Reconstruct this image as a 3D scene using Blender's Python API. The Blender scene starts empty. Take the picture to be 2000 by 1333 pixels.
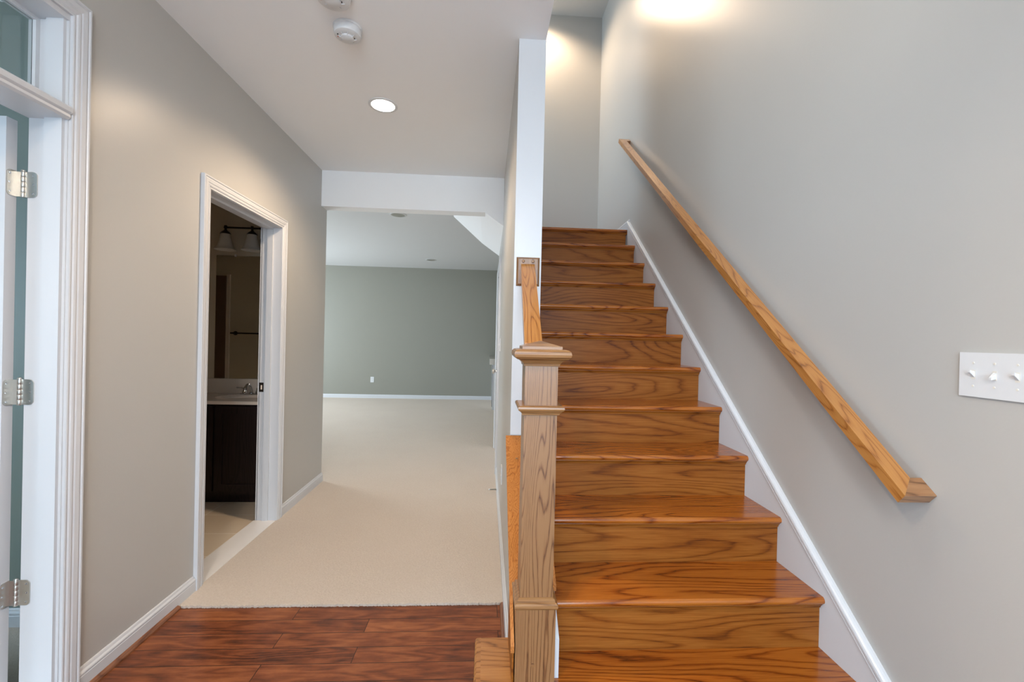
import bpy, bmesh, math, random
from mathutils import Vector, Matrix
random.seed(4)
S = bpy.context.scene
COL = S.collection

# ------------------------------------------------------------------ camera
yaw, pitch, roll, FPX, CH = .0567, -.0044, .0231, 856.58, 1.3253
sy, cy, sp, cp, sr, cr = math.sin(yaw), math.cos(yaw), math.sin(pitch), math.cos(pitch), math.sin(roll), math.cos(roll)
fwd = Vector((sy*cp, cy*cp, sp)); r0 = Vector((cy, -sy, 0)); u0 = Vector((-sp*sy, -sp*cy, cp))
R_ = cr*r0 + sr*u0; U_ = -sr*r0 + cr*u0
cd = bpy.data.cameras.new('camera'); cam = bpy.data.objects.new('camera', cd); COL.objects.link(cam)
cam.matrix_world = Matrix(((R_.x, U_.x, -fwd.x, 0), (R_.y, U_.y, -fwd.y, 0), (R_.z, U_.z, -fwd.z, CH), (0, 0, 0, 1)))
cd.sensor_width = 36; cd.lens = FPX*36/2000; cd.clip_start = .05
S.camera = cam
# ------------------------------------------------------------------ world, exposure
S.view_settings.view_transform = 'Standard'; S.view_settings.look = 'None'
S.view_settings.gamma = 1; S.view_settings.use_curve_mapping = False
S.view_settings.exposure = 1.22
w = bpy.data.worlds.new('world'); S.world = w; w.use_nodes = True
w.node_tree.nodes['Background'].inputs[0].default_value = (.75, .87, 1, 1)
w.node_tree.nodes['Background'].inputs[1].default_value = 1.0
DAY = (.58, .80, 1.0); WARM = (1.0, .74, .50)
def area(name, loc, target, sx, sy_, power, col):
    l = bpy.data.lights.new(name, 'AREA'); l.shape = 'RECTANGLE'; l.size = sx; l.size_y = sy_
    l.energy = power; l.color = col
    o = bpy.data.objects.new(name, l); COL.objects.link(o); o.location = loc
    o.rotation_euler = (Vector(target)-Vector(loc)).to_track_quat('-Z', 'Y').to_euler()
    return o
# daylight entering through the entrance glazing behind the camera, the office, the lounge and the upper stair window
area('entrance_daylight', (-.5, -4.6, 2.3), (.1, 3, 1.2), 4.5, 3.4, 150, DAY)
area('office_daylight', (-5.1, .35, 1.5), (1.28, 2.0, 1.2), 2.0, 1.6, 48, DAY)
area('lounge_daylight', (-5.6, 6.9, 1.4), (0, 7.1, 1.1), 2.6, 2.0, 84, (.78, .90, 1.0))
area('upper_window_daylight', (-1.45, 4.6, 3.75), (1.3, 3.8, 3.0), .9, 1.1, 20, (.60, .81, 1.0))
area('upper_hall_fill', (-.3, 1.0, 5.05), (1.28, 1.95, 1.5), 1.9, 1.9, 54, (.92, .96, 1.0))  # added fill for the right wall and treads, not a known window

# ------------------------------------------------------------------ helpers
def tag(o, label=None, cat=None, group=None, kind=None):
    if label: o['label'] = label
    if cat: o['category'] = cat
    if group: o['group'] = group
    if kind: o['kind'] = kind
    return o
def empty(name, loc=(0, 0, 0)):
    o = bpy.data.objects.new(name, None); COL.objects.link(o); o.location = loc; o.empty_display_size = .05
    return o
def finish(name, bm, mat, parent=None, center=True, smooth=False, bevel=0, seg=2):
    """link a bmesh given in world coordinates as one object whose origin is its own centre"""
    if bevel:
        es = [e for e in bm.edges if len(e.link_faces) == 2 and e.calc_face_angle(0) > .6]
        bmesh.ops.bevel(bm, geom=es, offset=bevel, segments=seg, affect='EDGES', clamp_overlap=True)
    bmesh.ops.recalc_face_normals(bm, faces=bm.faces)
    c = Vector((0, 0, 0))
    if center and bm.verts:
        lo = Vector([min(v.co[i] for v in bm.verts) for i in range(3)])
        hi = Vector([max(v.co[i] for v in bm.verts) for i in range(3)])
        c = (lo+hi)/2
        bmesh.ops.translate(bm, verts=bm.verts, vec=-c)
    me = bpy.data.meshes.new(name); bm.to_mesh(me); bm.free()
    me.materials.append(mat)
    if smooth:
        for p in me.polygons: p.use_smooth = True
        try: me.set_sharp_from_angle(angle=math.radians(40))
        except Exception: pass
    o = bpy.data.objects.new(name, me); COL.objects.link(o)
    if parent:
        o.parent = parent
        par_loc = parent.location if parent.parent is None else parent.location + parent.parent.location
        o.location = c - par_loc
    else: o.location = c
    return o
def abox(bm, x0, x1, y0, y1, z0, z1):
    vs = [bm.verts.new((x, y, z)) for x in (x0, x1) for y in (y0, y1) for z in (z0, z1)]
    for f in ((0, 1, 3, 2), (4, 6, 7, 5), (0, 4, 5, 1), (2, 3, 7, 6), (0, 2, 6, 4), (1, 5, 7, 3)):
        bm.faces.new([vs[i] for i in f])
def box(name, b, mat, parent=None, bevel=0, seg=2, smooth=False):
    bm = bmesh.new(); abox(bm, *b); return finish(name, bm, mat, parent, bevel=bevel, seg=seg, smooth=smooth)
def boxes(name, bl, mat, parent=None, bevel=0):
    bm = bmesh.new()
    for b in bl: abox(bm, *b)
    return finish(name, bm, mat, parent, bevel=bevel)
def prism(bm, pts, axis, a, b):
    """polygon pts in the two other axes, extruded along axis a..b"""
    def mk(p, t):
        if axis == 'X': return (t, p[0], p[1])
        if axis == 'Y': return (p[0], t, p[1])
        return (p[0], p[1], t)
    A = [bm.verts.new(mk(p, a)) for p in pts]; B = [bm.verts.new(mk(p, b)) for p in pts]
    n = len(pts)
    bm.faces.new(A); bm.faces.new(B[::-1])
    for i in range(n): bm.faces.new((A[i], A[(i+1) % n], B[(i+1) % n], B[i]))
def loft(bm, rings, closed=True, caps=True):
    V = [[bm.verts.new(p) for p in r] for r in rings]
    n = len(V[0])
    for i in range(len(V)-1):
        for j in range(n if closed else n-1):
            bm.faces.new((V[i][j], V[i][(j+1) % n], V[i+1][(j+1) % n], V[i+1][j]))
    if caps: bm.faces.new(V[0][::-1]); bm.faces.new(V[-1])
def lathe(bm, prof, c, axis='Z', n=40, flip=1):
    rings = []
    for r, t in prof:
        ring = []
        for k in range(n):
            a = 2*math.pi*k/n; p, q = r*math.cos(a), r*math.sin(a)
            if axis == 'Z': ring.append((c[0]+p, c[1]+q, c[2]+t*flip))
            elif axis == 'X': ring.append((c[0]+t*flip, c[1]+p, c[2]+q))
            else: ring.append((c[0]+p, c[1]+t*flip, c[2]+q))
        rings.append(ring)
    loft(bm, rings)
def tube(bm, pts, r, n=12):
    rings = []; P = [Vector(p) for p in pts]
    for i, p in enumerate(P):
        d = (P[min(i+1, len(P)-1)]-P[max(i-1, 0)]).normalized()
        a = d.cross(Vector((0, 0, 1)));
        if a.length < .1: a = d.cross(Vector((0, 1, 0)))
        a.normalize(); b = d.cross(a)
        rr = r[i] if isinstance(r, (list, tuple)) else r
        rings.append([p + rr*(math.cos(t)*a+math.sin(t)*b) for t in [2*math.pi*k/n for k in range(n)]])
    loft(bm, rings)

# ------------------------------------------------------------------ materials
def pbr(name, col, rough=.5, metal=0, bump=0, bscale=300, coat=0, var=0, vscale=4, spec=.5):
    m = bpy.data.materials.new(name); m.use_nodes = True; nt = m.node_tree; b = nt.nodes['Principled BSDF']
    b.inputs['Roughness'].default_value = rough; b.inputs['Metallic'].default_value = metal
    b.inputs['Coat Weight'].default_value = coat; b.inputs['Specular IOR Level'].default_value = spec
    tc = nt.nodes.new('ShaderNodeTexCoord')
    n2 = nt.nodes.new('ShaderNodeTexNoise'); n2.inputs['Scale'].default_value = vscale; n2.inputs['Detail'].default_value = 3
    nt.links.new(tc.outputs['Object'], n2.inputs['Vector'])
    mx = nt.nodes.new('ShaderNodeMix'); mx.data_type = 'RGBA'
    mx.inputs[6].default_value = tuple(c*(1-var) for c in col)+(1,); mx.inputs[7].default_value = tuple(min(1, c*(1+var)) for c in col)+(1,)
    nt.links.new(n2.outputs['Fac'], mx.inputs[0]); nt.links.new(mx.outputs[2], b.inputs['Base Color'])
    if bump:
        n = nt.nodes.new('ShaderNodeTexNoise'); n.inputs['Scale'].default_value = bscale; n.inputs['Detail'].default_value = 2
        bp = nt.nodes.new('ShaderNodeBump'); bp.inputs['Strength'].default_value = bump; bp.inputs['Distance'].default_value = .002
        nt.links.new(tc.outputs['Object'], n.inputs['Vector']); nt.links.new(n.outputs['Fac'], bp.inputs['Height'])
        nt.links.new(bp.outputs['Normal'], b.inputs['Normal'])
    return m
def oak(name, axis, cols, rough=.35, coat=.0, rings=11, along=.75, across=5.5, contrast=1.0, fine=260, spec=.5):
    m = bpy.data.materials.new(name); m.use_nodes = True; nt = m.node_tree; N = nt.nodes.new; L = nt.links.new
    b = nt.nodes['Principled BSDF']; b.inputs['Roughness'].default_value = rough; b.inputs['Coat Weight'].default_value = coat; b.inputs['Specular IOR Level'].default_value = spec
    b.inputs['Coat Roughness'].default_value = .12
    tc = N('ShaderNodeTexCoord'); oi = N('ShaderNodeObjectInfo')
    ml = N('ShaderNodeVectorMath'); ml.operation = 'MULTIPLY'; ml.inputs[1].default_value = (37, 23, 51)
    cmb = N('ShaderNodeCombineXYZ')
    for i in range(3): L(oi.outputs['Random'], cmb.inputs[i])
    L(cmb.outputs[0], ml.inputs[0])
    ad = N('ShaderNodeVectorMath'); ad.operation = 'ADD'; L(tc.outputs['Object'], ad.inputs[0]); L(ml.outputs[0], ad.inputs[1])
    def sc(a, c):
        v = [c, c, c]; v['XYZ'.index(axis)] = a
        q = N('ShaderNodeVectorMath'); q.operation = 'MULTIPLY'; q.inputs[1].default_value = v; L(ad.outputs[0], q.inputs[0]); return q.outputs[0]
    n1 = N('ShaderNodeTexNoise'); n1.inputs['Scale'].default_value = 1; n1.inputs['Detail'].default_value = 1.4; n1.inputs['Roughness'].default_value = .3
    n1.inputs['Distortion'].default_value = .25
    L(sc(along, across), n1.inputs['Vector'])
    n1b = N('ShaderNodeTexNoise'); n1b.inputs['Scale'].default_value = 1; n1b.inputs['Detail'].default_value = 3; L(sc(9, 60), n1b.inputs['Vector'])
    m0 = N('ShaderNodeMath'); m0.operation = 'MULTIPLY_ADD'; L(n1b.outputs['Fac'], m0.inputs[0]); m0.inputs[1].default_value = .022; L(n1.outputs['Fac'], m0.inputs[2])
    mu = N('ShaderNodeMath'); mu.operation = 'MULTIPLY'; L(m0.outputs[0], mu.inputs[0]); mu.inputs[1].default_value = rings*2.6
    fr = N('ShaderNodeMath'); fr.operation = 'FRACT'; L(mu.outputs[0], fr.inputs[0])
    rp = N('ShaderNodeValToRGB'); cr_ = rp.color_ramp; cr_.elements[0].position = 0; cr_.elements[0].color = (0, 0, 0, 1)
    cr_.elements[1].position = .12; cr_.elements[1].color = (.7, .7, .7, 1)
    for p, v in ((.45, 1), (.78, .85), (.93, .35), (1, 0)):
        e = cr_.elements.new(p); e.color = (v, v, v, 1)
    L(fr.outputs[0], rp.inputs[0])
    n2 = N('ShaderNodeTexNoise'); n2.inputs['Scale'].default_value = 1; n2.inputs['Detail'].default_value = 4; n2.inputs['Roughness'].default_value = .6
    L(sc(7, fine), n2.inputs['Vector'])
    n3 = N('ShaderNodeTexNoise'); n3.inputs['Scale'].default_value = 1; n3.inputs['Detail'].default_value = 2; L(sc(1.5, 6), n3.inputs['Vector'])
    # ring darkness * fine pores
    a1 = N('ShaderNodeMath'); a1.operation = 'MULTIPLY'; L(rp.outputs[0], a1.inputs[0]); a1.inputs[1].default_value = .46*contrast
    a2 = N('ShaderNodeMath'); a2.operation = 'MULTIPLY_ADD'; L(n2.outputs['Fac'], a2.inputs[0]); a2.inputs[1].default_value = .95; L(a1.outputs[0], a2.inputs[2])
    a3 = N('ShaderNodeMath'); a3.operation = 'MULTIPLY_ADD'; L(n3.outputs['Fac'], a3.inputs[0]); a3.inputs[1].default_value = .5; L(a2.outputs[0], a3.inputs[2])
    a4 = N('ShaderNodeMath'); a4.operation = 'ADD'; L(a3.outputs[0], a4.inputs[0]); a4.inputs[1].default_value = -.38-.04*contrast
    rc = N('ShaderNodeValToRGB'); e = rc.color_ramp.elements; e[0].position = .12; e[0].color = (*cols[0], 1); e[1].position = .85; e[1].color = (*cols[2], 1)
    x = e.new(.5); x.color = (*cols[1], 1)
    L(a4.outputs[0], rc.inputs[0]); L(rc.outputs[0], b.inputs['Base Color'])
    bp = N('ShaderNodeBump'); bp.inputs['Strength'].default_value = .12; bp.inputs['Distance'].default_value = .001
    L(a4.outputs[0], bp.inputs['Height']); L(bp.outputs[0], b.inputs['Normal'])
    return m
M = {}
M['paint'] = pbr('wall_paint', (.47, .46, .435), rough=.34, bump=.10, bscale=160, var=.01)
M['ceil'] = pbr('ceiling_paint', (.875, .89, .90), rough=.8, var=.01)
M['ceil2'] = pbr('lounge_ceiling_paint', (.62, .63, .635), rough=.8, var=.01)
M['bath'] = pbr('bathroom_wall_paint', (.62, .55, .42), rough=.5, var=.01)
M['white'] = pbr('white_trim_paint', (.61, .62, .64), rough=.32, var=.01)
M['green'] = pbr('sage_wall_paint', (.265, .262, .222), rough=.45, var=.01)
M['green2'] = pbr('office_wall_paint', (.20, .235, .205), rough=.45, var=.01)
M['carpet'] = None
M['marble'] = pbr('white_marble', (.80, .78, .76), rough=.25, var=.04, vscale=9)
M['nickel'] = pbr('brushed_nickel', (.62, .60, .56), rough=.32, metal=1, var=.04, vscale=60)
M['chrome'] = pbr('chrome', (.75, .76, .78), rough=.06, metal=1)
M['bronze'] = pbr('dark_bronze', (.05, .038, .032), rough=.3, metal=.8)
M['frost'] = pbr('frosted_glass_shade', (.72, .69, .62), rough=.35)
M['espresso'] = oak('espresso_wood', 'Z', [(.006, .004, .004), (.012, .007, .007), (.020, .012, .011)], rough=.3, spec=.25)
M['cream'] = pbr('cultured_marble', (.80, .70, .60), rough=.18, var=.02)
M['plastic'] = pbr('white_plastic', (.68, .69, .70), rough=.3)
M['black'] = pbr('flat_black', (.01, .01, .01), rough=.7)  # flat black, also stands in for shade in slots and gaps
M['red'] = pbr('red_lens', (.5, .12, .08), rough=.3)
M['mirror'] = pbr('mirror_glass', (.85, .87, .86), rough=.01, metal=1)
M['dimdoor'] = pbr('dim_light_door', (.16, .09, .06), rough=.4)  # dim warm light is put into this brown
M['granite'] = pbr('beige_stone_top', (.60, .55, .48), rough=.2, var=.2, vscale=120)
g = bpy.data.materials.new('clear_glass'); g.use_nodes = True; b = g.node_tree.nodes['Principled BSDF']
b.inputs['Transmission Weight'].default_value = 1; b.inputs['Roughness'].default_value = .0; b.inputs['IOR'].default_value = 1.45
b.inputs['Base Color'].default_value = (.95, .98, .96, 1); M['glass'] = g
g = bpy.data.materials.new('lamp_glow'); g.use_nodes = True; b = g.node_tree.nodes['Principled BSDF']
b.inputs['Emission Color'].default_value = (1, .93, .84, 1); b.inputs['Emission Strength'].default_value = 9; M['glow'] = g
g = bpy.data.materials.new('fill_globe_glow'); g.use_nodes = True; b = g.node_tree.nodes['Principled BSDF']
b.inputs['Emission Color'].default_value = (1, .90, .80, 1); b.inputs['Emission Strength'].default_value = 32; M['glow2'] = g  # emission of the added fill globe
# oaks
TC = [(.05, .011, .002), (.235, .054, .005), (.39, .120, .014)]
RC = [(.068, .015, .002), (.205, .058, .006), (.30, .105, .017)]
M['tread'] = oak('oak_tread', 'X', TC, rough=.25, coat=.3, rings=8, contrast=1.1)
M['riser'] = oak('oak_riser', 'X', RC, rough=.42, coat=.0, spec=.22, rings=7, contrast=.9)
M['ret'] = oak('oak_return', 'X', [(.10, .032, .006), (.30, .115, .024), (.42, .18, .045)], rough=.25, coat=.35)
M['newel'] = oak('oak_newel', 'Z', [(.045, .014, .004), (.175, .074, .025), (.26, .13, .052)], rough=.32, coat=.1, rings=11, across=12, along=.55, contrast=1.45)
M['newelx'] = oak('oak_newel_moulding', 'X', [(.08, .030, .009), (.23, .105, .036), (.31, .16, .062)], rough=.3, coat=.15, rings=6)
M['rail'] = oak('oak_rail', 'Y', [(.14, .042, .008), (.35, .13, .028), (.45, .20, .052)], rough=.28, coat=.3, rings=6, across=14, along=1.5, contrast=1.2)
M['railx'] = oak('oak_rail_return', 'X', [(.12, .05, .02), (.28, .13, .055), (.38, .2, .09)], rough=.3, coat=.2, rings=7)
M['cap'] = oak('oak_wall_cap', 'Y', [(.16, .045, .008), (.38, .125, .022), (.48, .19, .045)], rough=.28, coat=.2, rings=8, across=16, along=.6)
M['shoe'] = oak('stained_shoe', 'Y', [(.08, .028, .012), (.18, .065, .028), (.27, .11, .05)], rough=.3)
def floor_mat():
    m = bpy.data.materials.new('hardwood_planks'); m.use_nodes = True; nt = m.node_tree; N = nt.nodes.new; L = nt.links.new
    b = nt.nodes['Principled BSDF']; b.inputs['Roughness'].default_value = .34; b.inputs['Coat Weight'].default_value = .04; b.inputs['Specular IOR Level'].default_value = .3
    ge = N('ShaderNodeNewGeometry'); mp = N('ShaderNodeMapping'); mp.inputs['Location'].default_value = (3.37, -1.705+.0935*40, 0)
    L(ge.outputs['Position'], mp.inputs['Vector'])
    br = N('ShaderNodeTexBrick'); br.offset = .37; br.offset_frequency = 2; br.inputs['Scale'].default_value = 1
    br.inputs['Brick Width'].default_value = .95; br.inputs['Row Height'].default_value = .0935; br.inputs['Mortar Size'].default_value = .0016
    br.inputs['Color1'].default_value = (0, 0, 0, 1); br.inputs['Color2'].default_value = (1, 1, 1, 1); br.inputs['Mortar'].default_value = (.5, .5, .5, 1)
    br.inputs['Mortar Smooth'].default_value = .3; br.inputs['Bias'].default_value = 0
    L(mp.outputs[0], br.inputs['Vector'])
    sh = N('ShaderNodeVectorMath'); sh.operation = 'SCALE'; sh.inputs['Scale'].default_value = 17; L(br.outputs['Color'], sh.inputs[0])
    ad = N('ShaderNodeVectorMath'); ad.operation = 'ADD'; L(mp.outputs[0], ad.inputs[0]); L(sh.outputs[0], ad.inputs[1])
    def noise(sx, sy, det, ro=.5):
        q = N('ShaderNodeVectorMath'); q.operation = 'MULTIPLY'; q.inputs[1].default_value = (sx, sy, 1); L(ad.outputs[0], q.inputs[0])
        n = N('ShaderNodeTexNoise'); n.inputs['Scale'].default_value = 1; n.inputs['Detail'].default_value = det; n.inputs['Roughness'].default_value = ro
        L(q.outputs[0], n.inputs['Vector']); return n.outputs['Fac']
    a = noise(1.6, 11, 2); r = N('ShaderNodeMath'); r.operation = 'MULTIPLY'; L(a, r.inputs[0]); r.inputs[1].default_value = 15
    s = N('ShaderNodeMath'); s.operation = 'PINGPONG'; L(r.outputs[0], s.inputs[0]); s.inputs[1].default_value = 1
    f = noise(12, 220, 4, .65); w2 = noise(5, 14, 4, .65)
    def ma(x, k, y):
        q = N('ShaderNodeMath'); q.operation = 'MULTIPLY_ADD'; L(x, q.inputs[0]); q.inputs[1].default_value = k
        if isinstance(y, float): q.inputs[2].default_value = y
        else: L(y, q.inputs[2])
        return q.outputs[0]
    sp_ = N('ShaderNodeSeparateColor'); L(br.outputs['Color'], sp_.inputs[0])
    v = ma(s.outputs[0], .24, ma(f, .5, ma(w2, .85, ma(sp_.outputs[0], .26, -.45))))
    rc = N('ShaderNodeValToRGB'); e = rc.color_ramp.elements; e[0].position = .1; e[0].color = (.022, .009, .006, 1); e[1].position = .85; e[1].color = (.34, .115, .040, 1)
    x = e.new(.45); x.color = (.175, .050, .018, 1); L(v, rc.inputs[0])
    mx = N('ShaderNodeMix'); mx.data_type = 'RGBA'; mx.inputs[7].default_value = (.02, .009, .006, 1); L(rc.outputs[0], mx.inputs[6]); L(br.outputs['Fac'], mx.inputs[0])
    L(mx.outputs[2], b.inputs['Base Color'])
    bp = N('ShaderNodeBump'); bp.inputs['Strength'].default_value = .3; bp.inputs['Distance'].default_value = .0015
    inv = ma(br.outputs['Fac'], -1.0, ma(w2, .6, .5)); L(inv, bp.inputs['Height']); L(bp.outputs[0], b.inputs['Normal'])
    return m
def carpet_mat():
    m = bpy.data.materials.new('beige_carpet'); m.use_nodes = True; nt = m.node_tree; N = nt.nodes.new; L = nt.links.new
    b = nt.nodes['Principled BSDF']; b.inputs['Roughness'].default_value = .95; b.inputs['Specular IOR Level'].default_value = .1
    b.inputs['Sheen Weight'].default_value = .25
    ge = N('ShaderNodeNewGeometry')
    def noise(s, d, ro=.6):
        n = N('ShaderNodeTexNoise'); n.inputs['Scale'].default_value = s; n.inputs['Detail'].default_value = d; n.inputs['Roughness'].default_value = ro
        L(ge.outputs['Position'], n.inputs['Vector']); return n.outputs['Fac']
    a, c = noise(95, 4, .85), noise(1.8, 3)
    v = N('ShaderNodeMath'); v.operation = 'MULTIPLY_ADD'; L(a, v.inputs[0]); v.inputs[1].default_value = 1.2
    v2 = N('ShaderNodeMath'); v2.operation = 'MULTIPLY_ADD'; L(c, v2.inputs[0]); v2.inputs[1].default_value = .22; v2.inputs[2].default_value = -.08; L(v2.outputs[0], v.inputs[2])
    rc = N('ShaderNodeValToRGB'); e = rc.color_ramp.elements; e[0].position = .12; e[0].color = (.30, .235, .175, 1); e[1].position = .8; e[1].color = (.84, .72, .60, 1)
    x = e.new(.42); x.color = (.73, .605, .485, 1)
    L(v.outputs[0], rc.inputs[0]); L(rc.outputs[0], b.inputs['Base Color'])
    bp = N('ShaderNodeBump'); bp.inputs['Strength'].default_value = 1; bp.inputs['Distance'].default_value = .012
    L(a, bp.inputs['Height']); L(bp.outputs[0], b.inputs['Normal'])
    return m
def tile_mat():
    m = bpy.data.materials.new('beige_tile'); m.use_nodes = True; nt = m.node_tree; N = nt.nodes.new; L = nt.links.new
    b = nt.nodes['Principled BSDF']; b.inputs['Roughness'].default_value = .3
    ge = N('ShaderNodeNewGeometry'); mp = N('ShaderNodeMapping'); mp.inputs['Location'].default_value = (4.0, -3.28+12*.305, 0); L(ge.outputs['Position'], mp.inputs[0])
    br = N('ShaderNodeTexBrick'); br.offset = 0; br.inputs['Scale'].default_value = 1; br.inputs['Brick Width'].default_value = .5; br.inputs['Row Height'].default_value = .305
    br.inputs['Mortar Size'].default_value = .003; br.inputs['Color1'].default_value = (.60, .50, .38, 1); br.inputs['Color2'].default_value = (.66, .56, .43, 1); br.inputs['Mortar'].default_value = (.80, .74, .66, 1)
    L(mp.outputs[0], br.inputs[0]); L(br.outputs[0], b.inputs['Base Color'])
    return m
M['floor'] = floor_mat(); M['carpet'] = carpet_mat(); M['tile'] = tile_mat()

# ------------------------------------------------------------------ dimensions
A = -1.4585; A2 = -1.585            # hall left wall, both faces
W1, W2 = .1208, .2474               # wall between hall and stair
RX = 1.283; SKX = 1.2674            # stair right wall, skirt face
H = 2.749; RISE = .197; RUN = .2457; NY2 = 1.5452
YB, YE, YK = 3.889, 4.0217, 9.40
YW = 5.18; ZT = 5.18
nz = lambda y: 2*RISE + (y-NY2)*RISE/RUN
nY = lambda k: NY2+(k-2)*RUN

def struct(o): o['kind'] = 'structure'; return o
# ------------------------------------------------------------------ shell
struct(boxes('wall_left', [
    (A2, A, -1.5, .05, 0, H), (A2, A, .05, 1.617, 2.405, H), (A2, A, 1.617, 2.346, 0, H),
    (A2, A, 2.346, 3.184, 2.084, H), (A2, A, 3.184, YE, 0, H)], M['paint']))
struct(boxes('wall_right', [(RX, RX+.12, -1.5, YW+.12, 0, ZT)], M['paint']))
bm = bmesh.new()   # wall between hall and stair: sloped knee wall, then full height, up to the landing
kz = lambda y: nz(y)+.012
prism(bm, [(1.66, .0), (4.30, 0), (4.30, 2.05), (4.30, H), (2.084, H), (2.084, kz(2.084)), (1.66, kz(1.66))], 'X', W1, W2)
abox(bm, W1, W2, 4.30, 5.24, 2.05, 2.364); abox(bm, W1, W2, 5.24, 5.30, 0, H+.15); abox(bm, W1, W2, 2.084, 4.0, H, ZT)
struct(finish('wall_stair', bm, M['paint']))
struct(boxes('wall_landing', [(W1, RX, YW, YW+.12, 0, ZT), (-1.6, W1, YW, YW+.12, 2.8, ZT)], M['paint']))
struct(boxes('wall_front', [(-5.2, A2, -1.62, -1.5, 0, H), (A2, -1.2, -1.62, -1.5, 0, H), (1.0, RX+.12, -1.62, -1.5, 0, ZT), (-1.2, 1.0, -1.62, -1.5, 2.55, ZT)], M['paint']))
struct(boxes('wall_upper', [(W1, W2, -1.5, .2, 2.9, ZT), (-1.6, -1.5, -1.5, 4.0, 2.9, ZT), (-1.72, -1.6, 3.88, YW+.12, 2.9, ZT), (-1.6, W1, 3.88, 4.0, 2.9, ZT), (W2, RX, -1.5, 1.0, 2.9, 3.0)], M['paint']))
struct(boxes('ceiling', [(-6, W2, -1.5, YB, H, H+.15), (W2, RX, -1.5, .95, H, H+.15)], M['ceil']))
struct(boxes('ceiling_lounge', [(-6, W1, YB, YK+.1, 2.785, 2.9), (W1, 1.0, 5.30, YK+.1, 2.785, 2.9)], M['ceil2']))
struct(boxes('ceiling_upper', [(-1.72, RX, -1.5, YW+.12, ZT, ZT+.1)], M['paint']))
struct(boxes('wall_beam', [(A, W1, YB, YE, 2.4396, H+.05)], M['ceil']))
bm = bmesh.new(); prism(bm, [(W1, 2.325), (-.085, 2.4396+.03), (-.43, 2.775), (-.43, 2.80), (W1, 2.80)], 'Y', YB+.002, 5.30)
struct(finish('ceiling_sloped', bm, M['ceil']))
struct(boxes('wall_back', [(-6, 1.0, YK, YK+.12, 0, 2.9)], M['green']))
struct(boxes('wall_lounge_front', [(-6, A2, 3.95, YE, 0, 2.9)], M['green']))
struct(boxes('wall_lounge_left', [(-6, -5.9, YE, 5.4, 0, 2.9), (-6, -5.9, 8.4, YK, 0, 2.9), (-6, -5.9, 5.4, 8.4, 2.5, 2.9), (-6, -5.9, 5.4, 8.4, 0, .3)], M['green']))
struct(boxes('wall_lounge_right', [(.9, 1.0, 5.30, YK, 0, 2.9)], M['green']))
struct(boxes('wall_office', [(-5.2, A2, 2.05, 2.20, 0, H), (-5.3, -5.2, -1.5, 3.95, 0, H)], M['green2']))
struct(boxes('wall_bathroom_near', [(-3.95, A2, 2.20, 2.203, 0, H)], M['bath']))
struct(boxes('wall_bathroom_left', [(-3.95, -3.9, 2.2, 3.95, 0, H)], M['bath']))
struct(boxes('wall_bathroom_back', [(-3.9, A2, 3.945, 3.95, 0, H)], M['bath']))
struct(boxes('wall_bathroom_hall', [(A2-.001, A2, 3.23, 3.945, 0, H)], M['bath']))
struct(boxes('ceiling_bathroom', [(-3.9, A2, 2.203, 3.945, 2.6, 2.61)], M['bath']))
struct(boxes('trim_5', [(W1-.001, W2+.001, 2.0785, 2.0845, .871, H)], M['white']))   # painted board closing the wall end
# floors
struct(boxes('floor', [(A, RX, -1.5, 2.19, -.05, 0)], M['floor']))
bm = bmesh.new()      # carpet with a ragged cut edge
xs = [A+.003 + (W1-A-.006)*i/260 for i in range(261)]
top = [bm.verts.new((x, 2.176+random.uniform(-.004, .004), .011+random.uniform(-.002, .002))) for x in xs]
bot = [bm.verts.new((x, 2.178+random.uniform(-.003, .003), -.02)) for x in xs]
md = [bm.verts.new((x, 2.184, .012)) for x in xs]
bk = [bm.verts.new((x, YE, .012)) for x in xs]
for i in range(260):
    bm.faces.new((bot[i], bot[i+1], top[i+1], top[i])); bm.faces.new((top[i], top[i+1], md[i+1], md[i])); bm.faces.new((md[i], md[i+1], bk[i+1], bk[i]))
abox(bm, -5.95, W1, YE, 5.3, -.03, .012); abox(bm, -5.95, .9, 5.3, YK, -.03, .012)
struct(finish('floor_carpet', bm, M['carpet']))
struct(boxes('floor_tile', [(-3.9, A2, 2.2, 3.95, -.03, .004)], M['tile']))
struct(boxes('floor_office', [(-5.2, A2, -1.5, 2.05, -.03, .01)], M['carpet']))
struct(boxes('floor_landing', [(W2, RX, nY(12)+.02, YW, 2.364-.04, 2.364)], M['tread']))

# ------------------------------------------------------------------ trims
BB = [(0, 0), (.014, 0), (.014, .058), (.0125, .0605), (.0125, .063), (.0145, .066), (.0135, .071), (.008, .077), (.006, .084), (.004, .0875), (0, .0885)]
def base(name, p0, p1, n, prof=BB, mat=None, z=0.0):
    bm = bmesh.new(); nx, ny = n
    loft(bm, [[(p[0]+nx*d, p[1]+ny*d, z+h) for d, h in prof] for p in (p0, p1)])
    return struct(finish(name, bm, mat or M['white']))
base('baseboard_left', (A, 1.665), (A, 2.30), (1, 0))
base('baseboard_left_far', (A, 3.229), (A, YE), (1, 0))
base('baseboard_back', (-5.9, YK), (.9, YK), (0, -1))
base('baseboard_office', (-5.2, 2.05), (A2, 2.05), (0, -1))
base('baseboard_hall', (W1, 1.665), (W1, 4.235), (-1, 0))
base('baseboard_landing_side', (RX, 3.97), (RX, YW), (-1, 0), z=2.364)
base('baseboard_landing', (W2, YW), (RX, YW), (0, -1), z=2.364)
QR = [(0, 0), (.017, 0), (.0165, .006), (.013, .012), (.007, .016), (0, .018)]
base('trim_1', (A+.0125, 1.664), (A+.0125, 2.172), (1, 0), QR, M['shoe'])
base('trim_2', (W1-.0125, 1.665), (W1-.0125, 2.172), (-1, 0), QR, M['shoe'])
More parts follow.
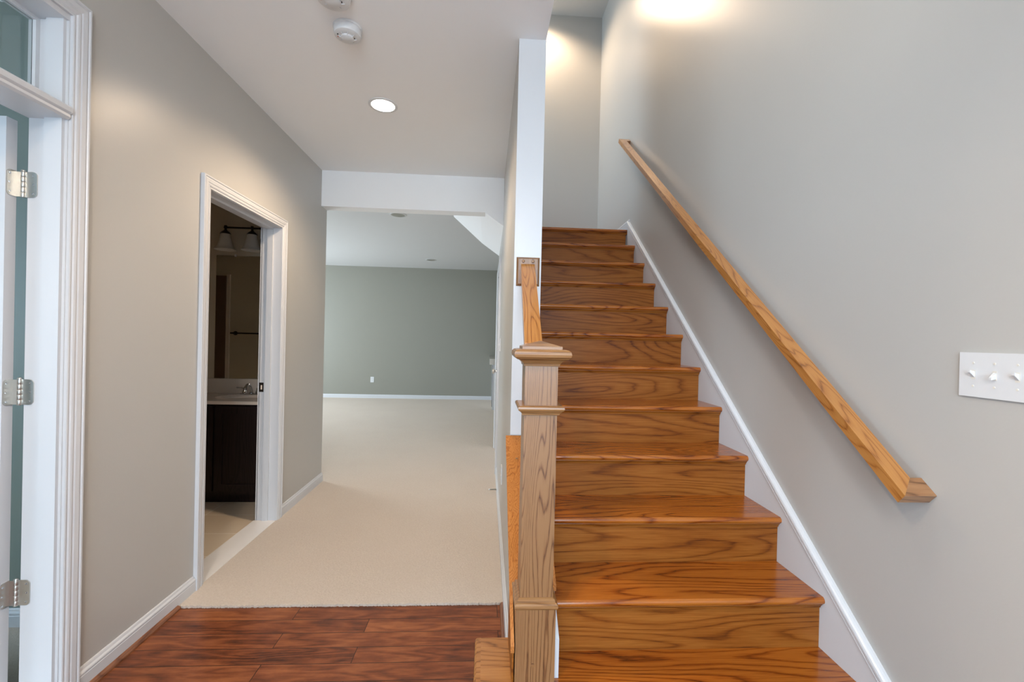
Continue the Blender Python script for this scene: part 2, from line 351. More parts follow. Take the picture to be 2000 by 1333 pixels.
CAS = [(0, 0), (0, .011), (.004, .0125), (.007, .0105), (.010, .0105), (.014, .0145), (.021, .016), (.024, .0135), (.027, .0135), (.031, .0165),
       (.046, .018), (.050, .0155), (.0525, .0155), (.055, .019), (.060, .0195), (.063, .017), (.0635, 0)]
def casing(name, plane, nsign, y0, y1, zt, parent, mat=None, prof=CAS):
    bm = bmesh.new(); rings = []
    for f in (lambda s: (y0-s, 0), lambda s: (y0-s, zt+s), lambda s: (y1+s, zt+s), lambda s: (y1+s, 0)):
        rings.append([(plane+nsign*d, *f(s)) for s, d in prof])
    loft(bm, rings); return finish(name, bm, mat or M['white'], parent)

# ------------------------------------------------------------------ door 1: french door with transom
d1 = struct(empty('door_1', (A, .825, 0)))
casing('door_casing', A, 1, .05, 1.601, 2.405, d1)
boxes('jamb', [(A2+.002, A+.001, 1.597, 1.617, 0, 2.405), (A2-.005, A+.001, .05, .07, 0, 2.405), (A2-.0, A+.001, .07, 1.597, 2.385, 2.405)], M['white'], d1)
# door stop on the jamb: the part nearer the hall is the thicker stop
boxes('door_stop', [(-1.524, A-.008, 1.586, 1.597, 0, 2.385), (-1.515, A-.006, .07, .081, 0, 2.385)], M['white'], d1, bevel=.004)
bm = bmesh.new()   # transom bar with a moulded nose
prism(bm, [(A2, 2.045), (A+.004, 2.045), (A+.012, 2.052), (A+.010, 2.062), (A+.018, 2.068), (A+.020, 2.082), (A+.012, 2.090), (A2, 2.092)], 'Y', .07, 1.5968)
finish('transom_bar', bm, M['white'], d1)
tf = boxes('transom_frame', [(-1.578, -1.552, 1.583, 1.5968, 2.092, 2.385), (-1.578, -1.552, .07, .085, 2.092, 2.385), (-1.578, -1.552, .085, 1.583, 2.372, 2.385), (-1.578, -1.552, .085, 1.583, 2.092, 2.10)], M['white'], d1, bevel=.003)
box('transom_pane', (-1.567, -1.563, .085, 1.583, 2.10, 2.372), M['glass'], d1)
HX, HY = -1.593, 1.605     # hinge pin
LX = -1.615                # plane of the leaf's hinge edge
lf = bmesh.new()
LY0, LY1 = 1.558, 1.593; LW = .72
for b_ in ((LX-.11, LX, LY0, LY1, .015, 2.03), (LX-LW, LX-LW+.11, LY0, LY1, .015, 2.03), (LX-LW+.11, LX-.11, LY0, LY1, .015, .25), (LX-LW+.11, LX-.11, LY0, LY1, 1.92, 2.03)): abox(lf, *b_)
leaf = finish('leaf', lf, M['white'], d1); leaf['label'] = 'white french door leaf standing open'
box('pane', (LX-LW+.11, LX-.11, 1.573, 1.578, .25, 1.92), M['glass'], leaf)
def hinge(z, parent):
    h = .089
    def rrect(x0, x1, r, z0, z1, rightround):
        pts = []
        n = 6
        if rightround:
            pts = [(x0, z0)] + [(x1-r+r*math.sin(t), z0+r-r*math.cos(t)) for t in [math.pi/2*i/n for i in range(n+1)]] + \
                  [(x1-r+r*math.cos(t), z1-r+r*math.sin(t)) for t in [math.pi/2*i/n for i in range(n+1)]] + [(x0, z1)]
        return pts
    bm = bmesh.new()   # barrel in knuckles, with the pin head
    for i in range(5):
        lathe(bm, [(.0001, 0), (.0062, 0), (.0068, .001), (.0068, h/5-.0018), (.0062, h/5-.0008), (.0001, h/5-.0008)], (HX, HY-.012, z-h/2+i*h/5), n=20)
    lathe(bm, [(.0001, 0), (.0072, 0), (.0072, .002), (.005, .005), (.0001, .006)], (HX, HY-.012, z+h/2), n=20)
    hg = finish('hinge', bm, M['nickel'], parent, smooth=True)
    # fixed leaf on the jamb (faces the camera), rounded corners
    bm = bmesh.new(); P = rrect(HX+.004, HX+.043, .014, z-h/2+.001, z+h/2-.001, True); prism(bm, P, 'Y', HY-.0115, HY-.0085)
    a = finish('leaf_plate', bm, M['nickel'], hg)
    bm = bmesh.new(); P = [(HY-.015-(p[0]-HX-.004), p[1]) for p in rrect(HX+.004, HX+.034, .012, z-h/2+.001, z+h/2-.001, True)]
    prism(bm, P, 'X', LX+.0002, LX+.003)
    finish('leaf_plate', bm, M['nickel'], hg)
    bm = bmesh.new(); abox(bm, LX+.001, HX, HY-.016, HY-.0135, z-h/2+.002, z+h/2-.002)
    finish('leaf_neck', bm, M['nickel'], hg)
    bm = bmesh.new()
    for dx, dz in ((.031, .031), (.033, .0), (.031, -.031)):
        lathe(bm, [(.0001, 0), (.0035, 0), (.003, .0012), (.0001, .0004)], (HX+dx, HY-.0115, z+dz), 'Y', 12, -1)
        lathe(bm, [(.0001, 0), (.0035, 0), (.003, .0012), (.0001, .0004)], (LX+.003, HY-.015-dx+.009, z+dz), 'X', 12, 1)
    finish('screw', bm, M['chrome'], hg)
for z in (1.815, 1.105, .415): hinge(z, d1)

# ------------------------------------------------------------------ door 2: bathroom doorway
d2 = struct(empty('door_2', (A, 2.77, 0)))
casing('door_casing', A, 1, 2.365, 3.165, 2.067, d2)
casing('door_casing', A2, -1, 2.365, 3.165, 2.067, d2)
boxes('jamb', [(A2-.003, A+.001, 3.165, 3.185, 0, 2.067), (A2-.003, A+.001, 2.345, 2.365, 0, 2.067), (A2-.003, A+.001, 2.345, 3.185, 2.065, 2.085)], M['white'], d2)
boxes('door_stop', [(-1.545, -1.508, 3.153, 3.165, 0, 2.053), (-1.545, -1.508, 2.365, 2.377, 0, 2.053), (-1.545, -1.508, 2.365, 3.165, 2.053, 2.065)], M['white'], d2, bevel=.002)
box('strike_plate', (-1.586, -1.556, 3.1635, 3.1655, .915, .980), M['bronze'], d2, bevel=.0008)
box('strike_hole', (-1.575, -1.565, 3.1625, 3.1636, .932, .962), M['cream'], d2)
lf = box('leaf', (-2.36, -1.60, 2.325, 2.36, .012, 2.03), M['white'], d2)
bm = bmesh.new(); lathe(bm, [(.0001, 0), (.025, 0), (.025, .004), (.010, .008), (.009, .03), (.024, .04), (.027, .052), (.02, .064), (.0001, .067)], (-2.29, 2.36, .95), 'Y', 24)
finish('door_knob', bm, M['nickel'], lf, smooth=True)
struct(box('threshold_1', (A2-.02, A+.004, 2.367, 3.163, -.01, .013), M['marble'], bevel=.004)); bpy.data.objects['threshold_1'].name = 'trim_3'

# ------------------------------------------------------------------ door 3: under-stair cupboard
d3 = struct(empty('door_3', (W1, 4.77, 0)))
casing('door_casing', W1, -1, 4.30, 5.24, 2.05, d3)
l3 = box('leaf', (W1+.008, W1+.043, 4.305, 5.235, .015, 2.045), M['white'], d3, bevel=.002)
bm = bmesh.new(); lathe(bm, [(.0001, 0), (.030, 0), (.030, .006), (.012, .010), (.010, .038), (.020, .045), (.027, .056), (.024, .068), (.0001, .072)], (W1+.008, 4.40, 1.0), 'X', 24, -1)
finish('door_knob', bm, M['nickel'], l3, smooth=True)

# ------------------------------------------------------------------ staircase
st = empty('staircase', (.75, 1.3, 0))
tag(st, 'straight flight of glossy orange-brown oak stairs with white skirting rising to a landing', 'stairs')
def nose(yf, yb, zt, t=.027):
    """tread section with a rounded front, in (Y, Z)"""
    r = t/2
    return [(yb, zt), (yf+r*.6, zt)] + [(yf+r*(1-math.cos(a)), zt-r+r*math.sin(a)) for a in [math.pi/2-math.pi*i/8 for i in range(1, 8)]] + [(yf+r*.6, zt-t), (yb, zt-t)]
for k in range(1, 13):
    y, z = nY(k), k*RISE
    yb = y + RUN + .03 if k < 12 else y + .12
    yr = y + .026           # riser face
    if k == 1:
        bm = bmesh.new(); prism(bm, nose(y, yb, z), 'X', .112, SKX); tr = finish('tread', bm, M['tread'], st, smooth=True)
        bm = bmesh.new(); prism(bm, [(.1115, 1.302), (.1115, 1.649), (.003, 1.649), (.003, 1.302)], 'Z', z-.027, z)
        # return part of the starting step beside the newel
        finish('tread_return', bm, M['ret'], tr)
        bm = bmesh.new(); prism(bm, [(p[0]-1.3-.02, p[1]) for p in nose(1.3, 1.3+.023, z)], 'Y', y, 1.649); finish('nosing', bm, M['ret'], tr, smooth=True)
        box('riser', (.0, SKX, yr, yr+.018, 0, z-.027), M['riser'], st)
        box('side_panel', (.0, .016, yr+.018, 1.64, 0, z-.027), M['riser'], st)
    else:
        bm = bmesh.new(); prism(bm, nose(y, yb, z), 'X', W2+.016, SKX-.0003); tr = finish('tread', bm, M['tread'], st, smooth=True)
        if k > 2 or True:
            bm = bmesh.new(); zt = z-.027
            prism(bm, [(yr+.001, zt), (yr-.014, zt), (yr-.014, zt-.004), (yr-.010, zt-.008), (yr-.006, zt-.014), (yr-.005, zt-.019), (yr+.001, zt-.019)], 'X', W2+.016, SKX-.0003)
            finish('cove_moulding', bm, M['riser'], tr)
        box('riser', (W2+.016, SKX-.0003, yr, yr+.018, z-RISE, z-.027), M['riser'], st)
# right skirt: board plus cap moulding
def skirt(name, x0, x1, ya, yb_, dz, zlow):
    bm = bmesh.new()
    prism(bm, [(ya, zlow), (ya, max(zlow+.01, nz(ya)+dz)), (yb_, nz(yb_)+dz), (yb_, nz(yb_)-.5), (ya+.45, zlow)], 'X', x0, x1)
    o = finish(name, bm, M['white'], st); o['label'] = 'white painted skirt board'; return o
skirt('skirt_board', SKX, RX, 1.12, 3.985, .045, 0)
skirt('skirt_board', W2, W2+.0155, 1.447, 3.985, .012, RISE)
ca = math.atan2(RISE, RUN); px, pz = -math.sin(ca), math.cos(ca)
MP = [(0, -.001), (.002, 0), (.0045, .002), (.0045, .0045), (.0015, .006), (.0015, .0095), (.006, .012), (.0085, .017), (.0085, .024), (.006, .030), (.001, .034), (-.006, .0365), (-.0155, .037), (-.0155, -.001)]
bm = bmesh.new(); rings = []
for yy in (1.10, 3.985):
    z0 = nz(yy)+.045
    rings.append([(SKX-d, yy, z0+s/math.cos(ca)) for d, s in MP])
loft(bm, rings); finish('skirt_moulding', bm, M['white'], st)['label'] = 'white moulding along the top of the skirt board'

# ------------------------------------------------------------------ knee wall cap and end
bm = bmesh.new(); c0 = 1.415; c1 = 2.082
zc = lambda y: .329 + (y-1.417)*(.868-.329)/(2.084-1.417)
prism(bm, [(c0, zc(c0)-.022), (c0, zc(c0)), (c1, zc(c1)), (c1, zc(c1)-.022)], 'X', .099, .1108)
prism(bm, [(1.56, zc(1.56)-.022), (1.56, zc(1.56)), (c1, zc(c1)), (c1, zc(c1)-.022)], 'X', .1108, .268)
cp_ = finish('sloped_board', bm, M['cap']); tag(cp_, 'orange oak sloping cap board on the low wall behind the newel post', 'trim board')
bm = bmesh.new(); lathe(bm, [(.0001, 0), (.006, 0), (.005, .003), (.0001, .004)], (.146, 1.98, zc(1.98)), 'Z', 14); finish('wood_plug', bm, M['newelx'], cp_, smooth=True)
bm = bmesh.new(); prism(bm, [(1.43, RISE+.001), (1.655, RISE+.001), (1.655, zc(1.655)-.024), (1.43, zc(1.43)-.024)], 'X', .1045, .1105)
struct(finish('trim_4', bm, M['riser']))

# ------------------------------------------------------------------ newel post
nw = empty('newel_post', (.18, 1.49, RISE)); tag(nw, 'square pale oak newel post with moulded cap at the foot of the stairs', 'newel post')
def sq(x0, x1, y0, y1, z): return [(x0, y0, z), (x1, y0, z), (x1, y1, z), (x0, y1, z)]
cx, cyy = .1815, 1.4895; hs = .0545
def stack(name, prof, mat, parent, cx=cx, cy_=cyy, **k):
    bm = bmesh.new(); loft(bm, [sq(cx-h_, cx+h_, cy_-h_, cy_+h_, z) for h_, z in prof]); return finish(name, bm, mat, parent, **k)
stack('shaft', [(hs, .44), (hs, 1.262)], M['newel'], nw, bevel=.002)
stack('base', [(.0655, RISE+.001), (.0655, .446)], M['newel'], nw, cx=.1795, cy_=1.4865, bevel=.002)
stack('base_moulding', [(.064, .440), (.0685, .442), (.0715, .448), (.0715, .456), (.067, .461), (.063, .463), (.0625, .470), (.058, .4735), (.0545, .475)], M['newelx'], nw, cx=.180, cy_=1.488)
stack('collar', [(.0545, 1.076), (.061, 1.078), (.062, 1.083), (.069, 1.090), (.0745, 1.094), (.0765, 1.099), (.0755, 1.105), (.070, 1.1085), (.0545, 1.109)], M['newelx'], nw)
stack('cap_moulding', [(.0545, 1.238), (.0585, 1.239), (.060, 1.246), (.067, 1.254), (.073, 1.258), (.084, 1.262), (.091, 1.269), (.093, 1.277), (.091, 1.286), (.084, 1.292), (.074, 1.294), (.02, 1.294)], M['newelx'], nw)
stack('cap_plate', [(.066, 1.294), (.066, 1.303), (.060, 1.305), (.001, 1.322)], M['newelx'], nw)
bm = bmesh.new(); lathe(bm, [(.0001, 0), (.0065, 0), (.006, .002), (.0001, .003)], (.172, 1.421, .231+.03), 'Y', 14, -1); finish('wood_plug', bm, M['newelx'], nw, smooth=True)

# ------------------------------------------------------------------ short rail with rosette
sr_ = empty('stair_rail', (.18, 2.08, 1.64)); tag(sr_, 'short orange oak handrail running from the newel post up to the wall end', 'handrail')
def barbetween(name, p0, p1, wdt, thk, mat, parent, plumb=True, bevel=.004):
    """bar whose top centre line runs p0..p1; ends cut plumb; local Y runs along the bar so that grain follows it"""
    P0, P1 = Vector(p0), Vector(p1); d = P1-P0; L_ = d.length
    ang = math.atan2(d.z, math.hypot(d.x, d.y)); az = math.atan2(-d.x, d.y)
    sh = thk/math.cos(ang)      # vertical thickness
    bm = bmesh.new()
    Rm = (Matrix.Rotation(az, 3, 'Z') @ Matrix.Rotation(ang, 3, 'X'))
    Ri = Rm.inverted(); mid = (P0+P1)/2
    side = Vector((math.cos(az), math.sin(az), 0))*wdt/2
    vs = []
    for P in (P0, P1):
        vs.append([bm.verts.new(Ri @ (P+s*side+Vector((0, 0, -q))-mid)) for s, q in ((-1, 0), (1, 0), (1, sh), (-1, sh))])
    n = 4
    bm.faces.new(vs[0][::-1]); bm.faces.new(vs[1])
    for j in range(4): bm.faces.new((vs[0][j], vs[0][(j+1) % 4], vs[1][(j+1) % 4], vs[1][j]))
    o = finish(name, bm, mat, None, center=False, bevel=bevel, seg=3, smooth=True)
    o.rotation_euler = Rm.to_euler(); o.location = mid
    if parent: o.parent = parent; o.location = mid - parent.location
    return o
barbetween('rail', (.1665, 1.565, 1.312), (.184, 2.063, 1.681), .064, .046, M['rail'], sr_)
rs = bmesh.new()
def sqy(h1, h2, y): return [(.1855-h1, y, 1.6465-h2), (.1855+h1, y, 1.6465-h2), (.1855+h1, y, 1.6465+h2), (.1855-h1, y, 1.6465+h2)]
loft(rs, [sqy(.055, .068, 2.084), sqy(.055, .068, 2.074), sqy(.046, .059, 2.064), sqy(.001, .001, 2.064)])
ros = finish('rosette', rs, M['newel'], sr_)
for xx in (.162, .208):
    bm = bmesh.new(); lathe(bm, [(.0001, 0), (.0065, 0), (.0068, .003), (.005, .006), (.0001, .007)], (xx, 2.064, 1.694), 'Y', 16, -1); finish('wood_plug', bm, M['newelx'], ros, smooth=True)

# ------------------------------------------------------------------ long wall handrail
hr = empty('handrail', (RX, 2.6, 2.0)); tag(hr, 'long orange oak handrail on the wall right of the stairs, both ends turned in', 'handrail')
zr = lambda y: .942 + (y-1.212)*(3.172-.942)/(3.985-1.212)
XI, XO = 1.187, 1.247; Y0, Y1 = 1.17, 4.045
def poly3(name, pts_top, thk_vec, mat, parent):
    """plan polygon lying in the rail plane, thickened downwards perpendicular to it; local Y follows the slope"""
    ang = math.atan2(zr(2)-zr(1), 1); Rm = Matrix.Rotation(ang, 3, 'X'); Ri = Rm.inverted()
    P = [Vector((x, y, zr(y))) for x, y in pts_top]; mid = sum(P, Vector())/len(P)
    nrm = Rm @ Vector((0, 0, -thk_vec))
    bm = bmesh.new()
    Av = [bm.verts.new(Ri @ (p-mid)) for p in P]; Bv = [bm.verts.new(Ri @ (p+nrm-mid)) for p in P]
    bm.faces.new(Av); bm.faces.new(Bv[::-1]); n = len(P)
    for i in range(n): bm.faces.new((Av[i], Av[(i+1) % n], Bv[(i+1) % n], Bv[i]))
    o = finish(name, bm, mat, None, center=False, bevel=.003, seg=2, smooth=True); o.rotation_euler = Rm.to_euler(); o.location = mid
    o.parent = parent; o.location = mid-parent.location; return o
poly3('rail', [(XI, Y0), (XO, Y0+.046), (XO, Y1-.046), (XI, Y1)], .034, M['rail'], hr)
poly3('rail_return', [(XI, Y0), (RX-.0005, Y0), (RX-.0005, Y0+.046), (XO, Y0+.046)], .034, M['railx'], hr)
poly3('rail_return', [(XI, Y1), (XO, Y1-.046), (RX-.0005, Y1-.046), (RX-.0005, Y1)], .034, M['railx'], hr)

# ------------------------------------------------------------------ ceiling fittings
def downlight(x, y, z, r, on, label, group=None):
    t = empty('recessed_light', (x, y, z)); tag(t, label, 'ceiling light', group)
    bm = bmesh.new(); lathe(bm, [(r*.80, .0), (r, .0), (r, -.003), (r*.92, -.006), (r*.80, -.004)], (x, y, z), n=40)
    # open ring: remove caps
    bmesh.ops.delete(bm, geom=[f for f in bm.faces if len(f.verts) > 4], context='FACES')
    finish('trim_ring', bm, M['plastic'], t, smooth=True)
    bm = bmesh.new(); lathe(bm, [(.0001, -.0035), (r*.80, -.0035), (r*.80, -.001), (.0001, -.001)], (x, y, z), n=40)
    finish('lens', bm, M['glow'] if on else M['nickel'], t)
    if on:
        l = bpy.data.lights.new('downlight_beam', 'SPOT'); l.energy = on; l.color = WARM; l.spot_size = math.radians(150); l.spot_blend = .6; l.shadow_soft_size = .06
        o = bpy.data.objects.new('downlight_beam', l); COL.objects.link(o); o.parent = t; o.location = (0, 0, -.03)
    return t
downlight(-.673, 2.752, H, .088, 38, 'lit round recessed light in the hall ceiling')
downlight(-.70, .25, H, .088, 34, 'round recessed light in the entrance ceiling behind the camera')
downlight(.50, 4.82, ZT, .088, 44, 'round recessed light in the high ceiling over the landing')
downlight(-1.10, 5.34, 2.785, .10, 0, 'unlit recessed light in the lounge ceiling nearest the beam')
downlight(-1.09, 8.36, 2.785, .10, 0, 'unlit recessed light in the lounge ceiling near the far wall')
gl = empty('fill_globe', (-.1, -.75, H)); tag(gl, 'unseen glowing globe added under the entrance ceiling as fill light', 'fill light')  # invented globe out of view, added to brighten ceiling and walls
bm = bmesh.new(); lathe(bm, [(.0001, 0), (.065, 0), (.06, -.02), (.012, -.03), (.012, -.14), (.03, -.16), (.0001, -.165)], (-.1, -.75, H), n=28); finish('stem', bm, M['nickel'], gl, smooth=True)
bm = bmesh.new(); lathe(bm, [(.0001, -.16)]+[(.13*math.sin(a), -.29+.13*math.cos(a)) for a in [math.pi*i/16 for i in range(1, 16)]]+[(.0001, -.42)], (-.1, -.75, H), n=32); finish('globe', bm, M['glow2'], gl, smooth=True)
def detector(x, y, z, r, h_, name, label, detail):
    t = empty(name, (x, y, z)); tag(t, label, 'smoke alarm')
    bm = bmesh.new(); lathe(bm, [(.0001, 0), (r*1.03, 0), (r*1.05, -.006), (r*1.03, -.010), (r*.99, -.011), (r*.985, -h_*.55), (r*.93, -h_*.78), (r*.80, -h_*.86), (r*.62, -h_*.90), (.0001, -h_*.90)], (x, y, z), n=48)
    finish('housing', bm, M['plastic'], t, smooth=True)
    bm = bmesh.new(); lathe(bm, [(.0001, -h_*.88), (r*.48, -h_*.88), (r*.46, -h_*1.02), (r*.38, -h_*1.10), (.0001, -h_*1.12)], (x+.0, y, z), n=32)
    finish('sensor_cap', bm, M['plastic'], t, smooth=True)
    bm = bmesh.new()
    for k in range(8):
        a = 2*math.pi*k/8+.3; c_, s_ = math.cos(a), math.sin(a)
        p0 = Vector((x+r*.44*c_, y+r*.44*s_, z-h_*1.0)); p1 = Vector((x+r*.64*c_, y+r*.64*s_, z-h_*.90)); tube(bm, [p0, p1], .0022, 6)
    finish('vent_ribs', bm, M['plastic'], t)
    for (dx, dy, mm, nm) in ((-.6, -.35, 'black', 'indicator'), (-.66, -.10, 'red', 'indicator'), (.50, .02, 'black', 'indicator')):
        bm = bmesh.new(); lathe(bm, [(.0001, 0), (.0028, 0), (.0028, -.003), (.0001, -.003)], (x+dx*r, y+dy*r, z-h_*.885), n=12); finish(nm, bm, M[mm], t)
detector(-.677, 2.078, H, .062, .050, 'smoke_alarm', 'deep round white smoke alarm on the ceiling, whole in view', 1)
detector(-.672, 1.872, H, .070, .038, 'smoke_alarm', 'flat round white alarm at the top edge of the photo, cut off', 0)

# ------------------------------------------------------------------ switches, outlets, stop
t = empty('light_switch', (RX, 1.02, 1.26)); tag(t, 'wide white four-gang toggle switch plate on the right wall', 'light switch')
box('plate', (RX-.0065, RX-.0002, .915, 1.115, 1.202, 1.318), M['plastic'], t, bevel=.003, seg=3, smooth=True)
for i in range(4):
    yy = 1.081-.0485*i
    up = i != 1
    bm = bmesh.new(); s_ = .008 if up else -.008
    loft(bm, [[(RX-.006, yy-.0035, 1.2605-.008), (RX-.006, yy+.0035, 1.2605-.008), (RX-.006, yy+.0035, 1.2605+.008), (RX-.006, yy-.0035, 1.2605+.008)],
              [(RX-.019, yy-.0028, 1.2605+s_-.003), (RX-.019, yy+.0028, 1.2605+s_-.003), (RX-.019, yy+.0028, 1.2605+s_+.0035), (RX-.019, yy-.0028, 1.2605+s_+.0035)]])
    tg = finish('toggle', bm, M['plastic'], t, bevel=.0006)
    box('toggle_slot', (RX-.0068, RX-.0064, yy-.005, yy+.005, 1.2485, 1.2725), M['frost'], t)
    for zz in (1.2905, 1.2305):
        bm = bmesh.new(); lathe(bm, [(.0001, 0), (.003, 0), (.0028, .001), (.0001, .0012)], (RX-.0065, yy, zz), 'X', 12, -1); finish('screw', bm, M['frost'], t)
t = empty('light_switch', (W1, 3.98, 1.27)); tag(t, 'small white switch plate on the hall wall beside the cupboard door, seen edge on', 'light switch')
box('plate', (W1-.006, W1-.0002, 3.92, 4.04, 1.215, 1.33), M['plastic'], t, bevel=.002)
for yy in (3.957, 4.003): box('toggle', (W1-.016, W1-.0055, yy-.004, yy+.004, 1.265, 1.282), M['plastic'], t)
def outlet(cx_, cy__, cz, axis, label):
    t = empty('power_outlet', (cx_, cy__, cz)); tag(t, label, 'power outlet')
    if axis == 'Y':
        box('plate', (cx_-.036, cx_+.036, cy__-.006, cy__-.0002, cz-.058, cz+.058), M['plastic'], t, bevel=.002)
        for dz in (-.02, .02):
            s = box('socket', (cx_-.017, cx_+.017, cy__-.008, cy__-.0055, cz+dz-.014, cz+dz+.014), M['plastic'], t, bevel=.003)
            boxes('slots', [(cx_+q-.0012, cx_+q+.0012, cy__-.0084, cy__-.0078, cz+dz-.003, cz+dz+.007) for q in (-.006, .006)], M['black'], s)
    else:
        box('plate', (cx_-.006, cx_-.0002, cy__-.036, cy__+.036, cz-.058, cz+.058), M['plastic'], t, bevel=.002)
        for dz in (-.02, .02): box('socket', (cx_-.008, cx_-.0055, cy__-.017, cy__+.017, cz+dz-.014, cz+dz+.014), M['plastic'], t, bevel=.002)
outlet(-2.40, YK, .403, 'Y', 'white power outlet low on the far lounge wall')
outlet(W1, 2.97, .405, 'X', 'white power outlet low on the hall wall, seen edge on left of the newel')
bm = bmesh.new(); pts = []
for i in range(120):
    a = i*.9; pts.append((W1-.016-.052*i/119, 3.68+.005*math.cos(a), .058+.005*math.sin(a)))
tube(bm, pts, .0014, 5)
lathe(bm, [(.0001, 0), (.009, 0), (.007, .004), (.0001, .005)], (W1-.013, 3.68, .058), 'X', 14, -1)
ds = finish('door_stop', bm, M['nickel'], smooth=True); tag(ds, 'small spring door stop sticking out of the hall baseboard', 'door stop')
bm = bmesh.new(); lathe(bm, [(.0001, 0), (.006, 0), (.0065, .006), (.005, .011), (.0001, .012)], (W1-.068, 3.68, .058), 'X', 14, -1)
finish('rubber_tip', bm, M['plastic'], ds, smooth=True)

# ------------------------------------------------------------------ bathroom
vn = empty('vanity_cabinet', (-2.0, 3.7, 0)); tag(vn, 'dark espresso vanity cabinet standing in the bathroom', 'vanity cabinet')
boxes('body', [(-2.39, A2-.002, 3.478, 3.496, .085, .775), (-2.39, -2.372, 3.496, 3.944, .085, .775), (-1.605, A2-.002, 3.496, 3.944, .085, .775), (-2.372, -1.605, 3.496, 3.944, .085, .103), (-2.39, A2-.002, 3.53, 3.944, .004, .085), (-2.39, -2.37, 3.478, 3.53, .004, .085)], M['espresso'], vn)
for x0, x1 in ((-2.375, -2.07), (-2.055, -1.64)):
    dr = boxes('door', [(x0, x0+.055, 3.459, 3.477, .11, .76), (x1-.055, x1, 3.459, 3.477, .11, .76), (x0+.055, x1-.055, 3.459, 3.477, .11, .165), (x0+.055, x1-.055, 3.459, 3.477, .705, .76), (x0+.05, x1-.05, 3.467, 3.476, .16, .71)], M['espresso'], vn)
ct = bmesh.new()   # countertop with an oval basin
ox, oy, ra, rb = -1.98, 3.70, .21, .15
n = 48; inner = [ct.verts.new((ox+ra*math.cos(2*math.pi*k/n), oy+rb*math.sin(2*math.pi*k/n), .802)) for k in range(n)]
def rectpt(k):
    a = 2*math.pi*k/n; c_, s_ = math.cos(a), math.sin(a)
    x0, x1, y0, y1 = -2.405, A2-.002, 3.452, 3.944
    tx = ((x1-ox) if c_ > 0 else (x0-ox))/c_ if abs(c_) > 1e-6 else 9; ty = ((y1-oy) if s_ > 0 else (y0-oy))/s_ if abs(s_) > 1e-6 else 9
    q = min(tx, ty); return (ox+q*c_, oy+q*s_)
outer = [ct.verts.new((*rectpt(k), .802)) for k in range(n)]; low = [ct.verts.new((*rectpt(k), .777)) for k in range(n)]
for k in range(n):
    j = (k+1) % n; ct.faces.new((inner[k], inner[j], outer[j], outer[k])); ct.faces.new((outer[k], outer[j], low[j], low[k]))
ct.faces.new(low[::-1])
prev = inner
for sc_, dz in ((.97, -.01), (.85, -.06), (.6, -.10), (.2, -.115)):
    cur = [ct.verts.new((ox+ra*sc_*math.cos(2*math.pi*k/n), oy+rb*sc_*math.sin(2*math.pi*k/n), .802+dz)) for k in range(n)]
    for k in range(n): j = (k+1) % n; ct.faces.new((prev[k], prev[j], cur[j], cur[k]))
    prev = cur
ct.faces.new(prev)
top_ = finish('sink_countertop', ct, M['cream']); tag(top_, 'cream moulded sink top with backsplash on the dark vanity', 'sink')
boxes('backsplash', [(-2.40, A2-.002, 3.925, 3.944, .802, .925)], M['cream'], top_, bevel=.004)
fc = empty('faucet', (-1.99, 3.87, .802)); tag(fc, 'chrome arched faucet with two lever handles on the sink top', 'faucet')
FX = -2.0
bm = bmesh.new(); lathe(bm, [(.0001, 0), (.026, 0), (.024, .012), (.014, .02), (.0001, .022)], (FX, 3.865, .802)); abox(bm, FX-.075, FX+.075, 3.84, 3.89, .802, .812)
finish('base_plate', bm, M['chrome'], fc, smooth=True)
bm = bmesh.new(); tube(bm, [(FX, 3.865+.0-.11*(1-math.cos(a))/2*1.0, .815+.075*math.sin(a) if a < 2.7 else .815+.075*math.sin(2.7)-.01) for a in [math.pi*i/16*.92 for i in range(17)]], .011, 14)
finish('spout', bm, M['chrome'], fc, smooth=True)
for s_ in (-1, 1):
    bm = bmesh.new(); lathe(bm, [(.0001, 0), (.021, 0), (.019, .02), (.013, .03), (.015, .042), (.008, .05), (.0001, .052)], (FX+s_*.055, 3.865, .81), n=24)
    tube(bm, [(FX+s_*.055, 3.865, .848), (FX+s_*.085, 3.86, .856), (FX+s_*.118, 3.855, .858)], [.006, .005, .0065], 10)
    finish('lever_handle', bm, M['chrome'], fc, smooth=True)
mr = box('wall_mirror', (-2.352, A2-.002, 3.936, 3.944, .928, 1.993), M['mirror']); tag(mr, 'frameless mirror on the wall above the vanity', 'mirror')
box('mirror_clip', (-2.20, -2.185, 3.931, 3.937, 1.985, 2.003), M['plastic'], mr, bevel=.002)
vl = empty('vanity_light', (-2.0, 3.9, 2.2)); tag(vl, 'dark bronze vanity light with frosted bell shades above the mirror', 'wall light')
bm = bmesh.new(); tube(bm, [(-2.235, 3.835, 2.212), (-1.765, 3.835, 2.212)], .0075, 12); finish('bar', bm, M['bronze'], vl, smooth=True)
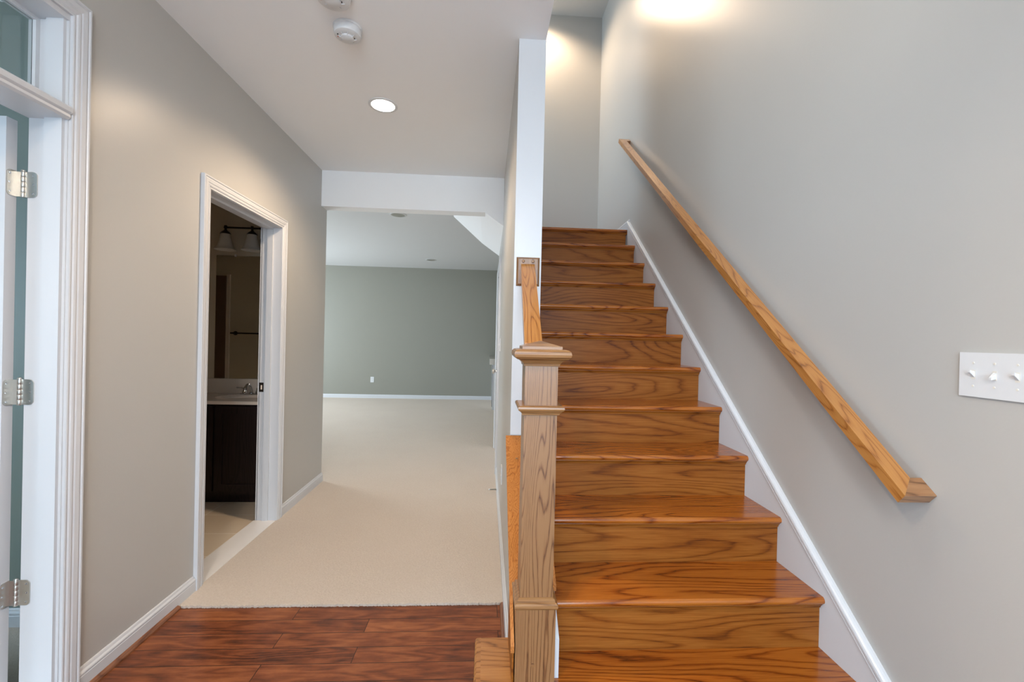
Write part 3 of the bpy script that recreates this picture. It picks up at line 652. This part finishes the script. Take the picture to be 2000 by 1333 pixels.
bm = bmesh.new(); lathe(bm, [(.0001, 0), (.06, 0), (.058, .012), (.03, .02), (.0001, .022)], (-1.93, 3.944, 2.13), 'Y', 28, -1); tube(bm, [(-1.93, 3.93, 2.13), (-1.93, 3.88, 2.16), (-1.93, 3.84, 2.21)], .010, 10)
finish('wall_bracket', bm, M['bronze'], vl, smooth=True)
for xx in (-2.217, -2.0, -1.783):
    bm = bmesh.new(); lathe(bm, [(.0001, .012), (.010, .012), (.012, .004), (.010, -.004), (.009, -.022), (.014, -.030), (.030, -.042), (.041, -.058), (.038, -.060), (.0001, -.058)], (xx, 3.825, 2.214), n=28)
    sh = finish('shade_holder', bm, M['bronze'], vl, smooth=True)
    bm = bmesh.new(); prof = [(.034, -.052), (.036, -.060), (.040, -.085), (.047, -.115), (.054, -.145), (.062, -.168), (.072, -.182), (.079, -.188), (.080, -.193), (.074, -.192), (.060, -.176), (.050, -.145), (.043, -.115), (.036, -.085), (.030, -.060)]
    lathe(bm, prof, (xx, 3.825, 2.214), n=36); finish('glass_shade', bm, M['frost'], vl, smooth=True)
tb = bmesh.new(); tube(tb, [(-3.17, 2.262, 1.32), (-2.62, 2.262, 1.32)], .009, 12)
for xx in (-3.14, -2.65):
    lathe(tb, [(.0001, 0), (.026, 0), (.024, .012), (.011, .02), (.011, .062), (.0001, .064)], (xx, 2.203, 1.32), 'Y', 20)
tag(finish('towel_bar', tb, M['bronze'], smooth=True), 'dark towel bar on the bathroom wall, seen in the mirror', 'towel bar')
d4 = struct(empty('door_4', (-3.55, 2.21, 0)))
box('leaf', (-3.88, -3.25, 2.203, 2.235, .01, 2.03), M['dimdoor'], d4)  # brown colour stands in for the dim light on the door
box('door_casing', (-3.25, -3.21, 2.203, 2.222, .01, 2.05), M['cream'], d4)

# ------------------------------------------------------------------ lounge bar
br_ = empty('bar_cabinet', (.45, 8.7, 0)); tag(br_, 'pale bar cabinet with stone top at the far right of the lounge', 'cabinet')
boxes('body', [(.115, .75, 8.08, YK-.001, .012, .85)], M['white'], br_)
box('stone_top', (.055, .78, 8.0, YK-.001, .85, .955), M['granite'], br_, bevel=.006)
box('gap_shade', (.108, .1155, 8.12, 8.17, .06, .83), M['black'], br_)  # black strip painting in the shade of a gap beside the cabinet
